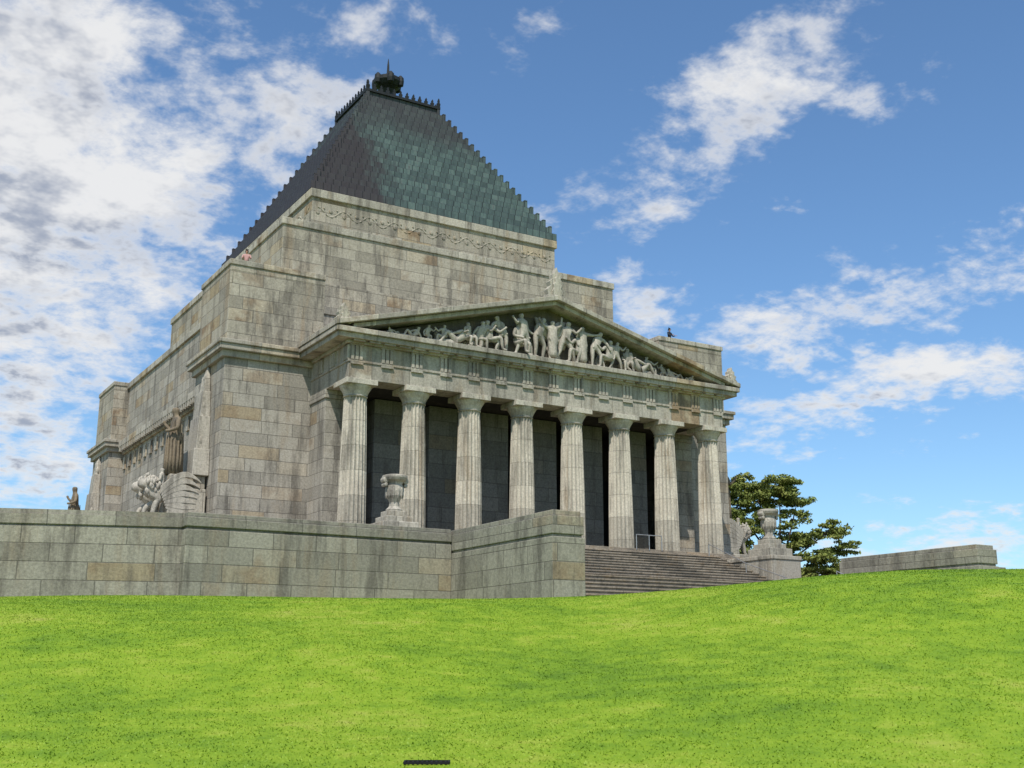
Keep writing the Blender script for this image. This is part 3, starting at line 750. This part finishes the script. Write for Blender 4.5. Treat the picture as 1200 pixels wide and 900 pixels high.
def ell(ca,cb,ra,rb,ang,amp):
    c,s_=math.cos(R(ang)),math.sin(R(ang))
    da=t.m('SUBTRACT',A2,ca); db=t.m('SUBTRACT',B2,cb)
    u=t.m('DIVIDE',t.m('ADD',t.m('MULTIPLY',da,c),t.m('MULTIPLY',db,s_)),ra)
    v=t.m('DIVIDE',t.m('SUBTRACT',t.m('MULTIPLY',db,c),t.m('MULTIPLY',da,s_)),rb)
    q=t.m('SQRT',t.m('ADD',t.m('MULTIPLY',u,u),t.m('MULTIPLY',v,v)))
    return t.m('MULTIPLY',t.sstep(t.m('MULTIPLY',q,-1.0),-1.7,-.2),amp)
E_=[(-.46,.46,.21,.26,0,1.2),(-.22,.50,.11,.09,50,.78),(-.46,.24,.12,.14,20,.9),(-.12,.60,.07,.04,20,.5),
    (.225,.53,.20,.045,45,.76),(.13,.45,.07,.025,20,.6),(.355,.52,.06,.025,15,.6),(.06,.42,.06,.04,30,.5),(.23,.415,.06,.014,22,.6),
    (.33,.318,.21,.034,14,.84),(.35,.245,.18,.036,13,.86),(.115,.315,.05,.05,0,.78),(.36,.10,.20,.03,3,.68),(.46,.40,.06,.02,20,.45),(.02,.60,.03,.05,0,.42),(.44,.34,.06,.03,10,.6)]
msk=None
for q in E_:
    o=ell(*q); msk=o if msk is None else t.m('MAXIMUM',msk,o)
front=t.m('GREATER_THAN',F,.06)
back=t.m('MULTIPLY',t.m('SUBTRACT',1.0,front),.5)
msk=t.m('ADD',t.m('MULTIPLY',msk,front),back)
fb=t.noise(pv,6.0,6,.66,.2); f2_=t.noise(pv,22.0,4,.62,.1); big=t.noise(pv,2.3,2,.6)
den=t.m('ADD',t.m('ADD',t.m('MULTIPLY',fb,.60),t.m('MULTIPLY',f2_,.28)),t.m('MULTIPLY',big,.12))
cv=t.m('ADD',t.m('MULTIPLY',t.m('SUBTRACT',den,.5),4.4),t.m('SUBTRACT',t.m('MULTIPLY',msk,1.15),.50))
alpha=t.sstep(cv,-.12,.80)
sh_=t.noise(pv,5.5,5,.62); shd=t.m('MULTIPLY',t.sstep(sh_,.42,.62),t.sstep(cv,.35,.9))
ccol=t.mix(shd,(1.0,1.0,1.0,1),(.42,.47,.58,1))
skc=t.mix(1.0,sky.outputs[0],(.80,1.02,1.17,1),'MULTIPLY')
bg1=t.add('ShaderNodeBackground'); t.set(bg1.inputs[0],skc); bg1.inputs[1].default_value=.135
bg2=t.add('ShaderNodeBackground'); t.set(bg2.inputs[0],ccol); bg2.inputs[1].default_value=.86
ms=t.add('ShaderNodeMixShader'); t.set(ms.inputs[0],t.m('MULTIPLY',alpha,.95)); t.l.new(bg1.outputs[0],ms.inputs[1]); t.l.new(bg2.outputs[0],ms.inputs[2])
t.l.new(ms.outputs[0],out.inputs[0])
ld=bpy.data.lights.new('sun','SUN'); ld.energy=4.8; ld.angle=R(.5); ld.color=(1,.95,.87)
lo=bpy.data.objects.new('sun',ld); link(lo); lo.rotation_euler=sun_dir.to_track_quat('Z','Y').to_euler()
cd=bpy.data.cameras.new('camera'); cd.lens=41.0; cd.sensor_width=36; cd.clip_end=6000
co=bpy.data.objects.new('camera',cd); link(co); co.rotation_euler=(R(90+13.8),0,-R(31)); co.location=(0,0,0)
S.camera=co
S.view_settings.view_transform='Standard'; S.view_settings.look='None'; S.view_settings.exposure=0
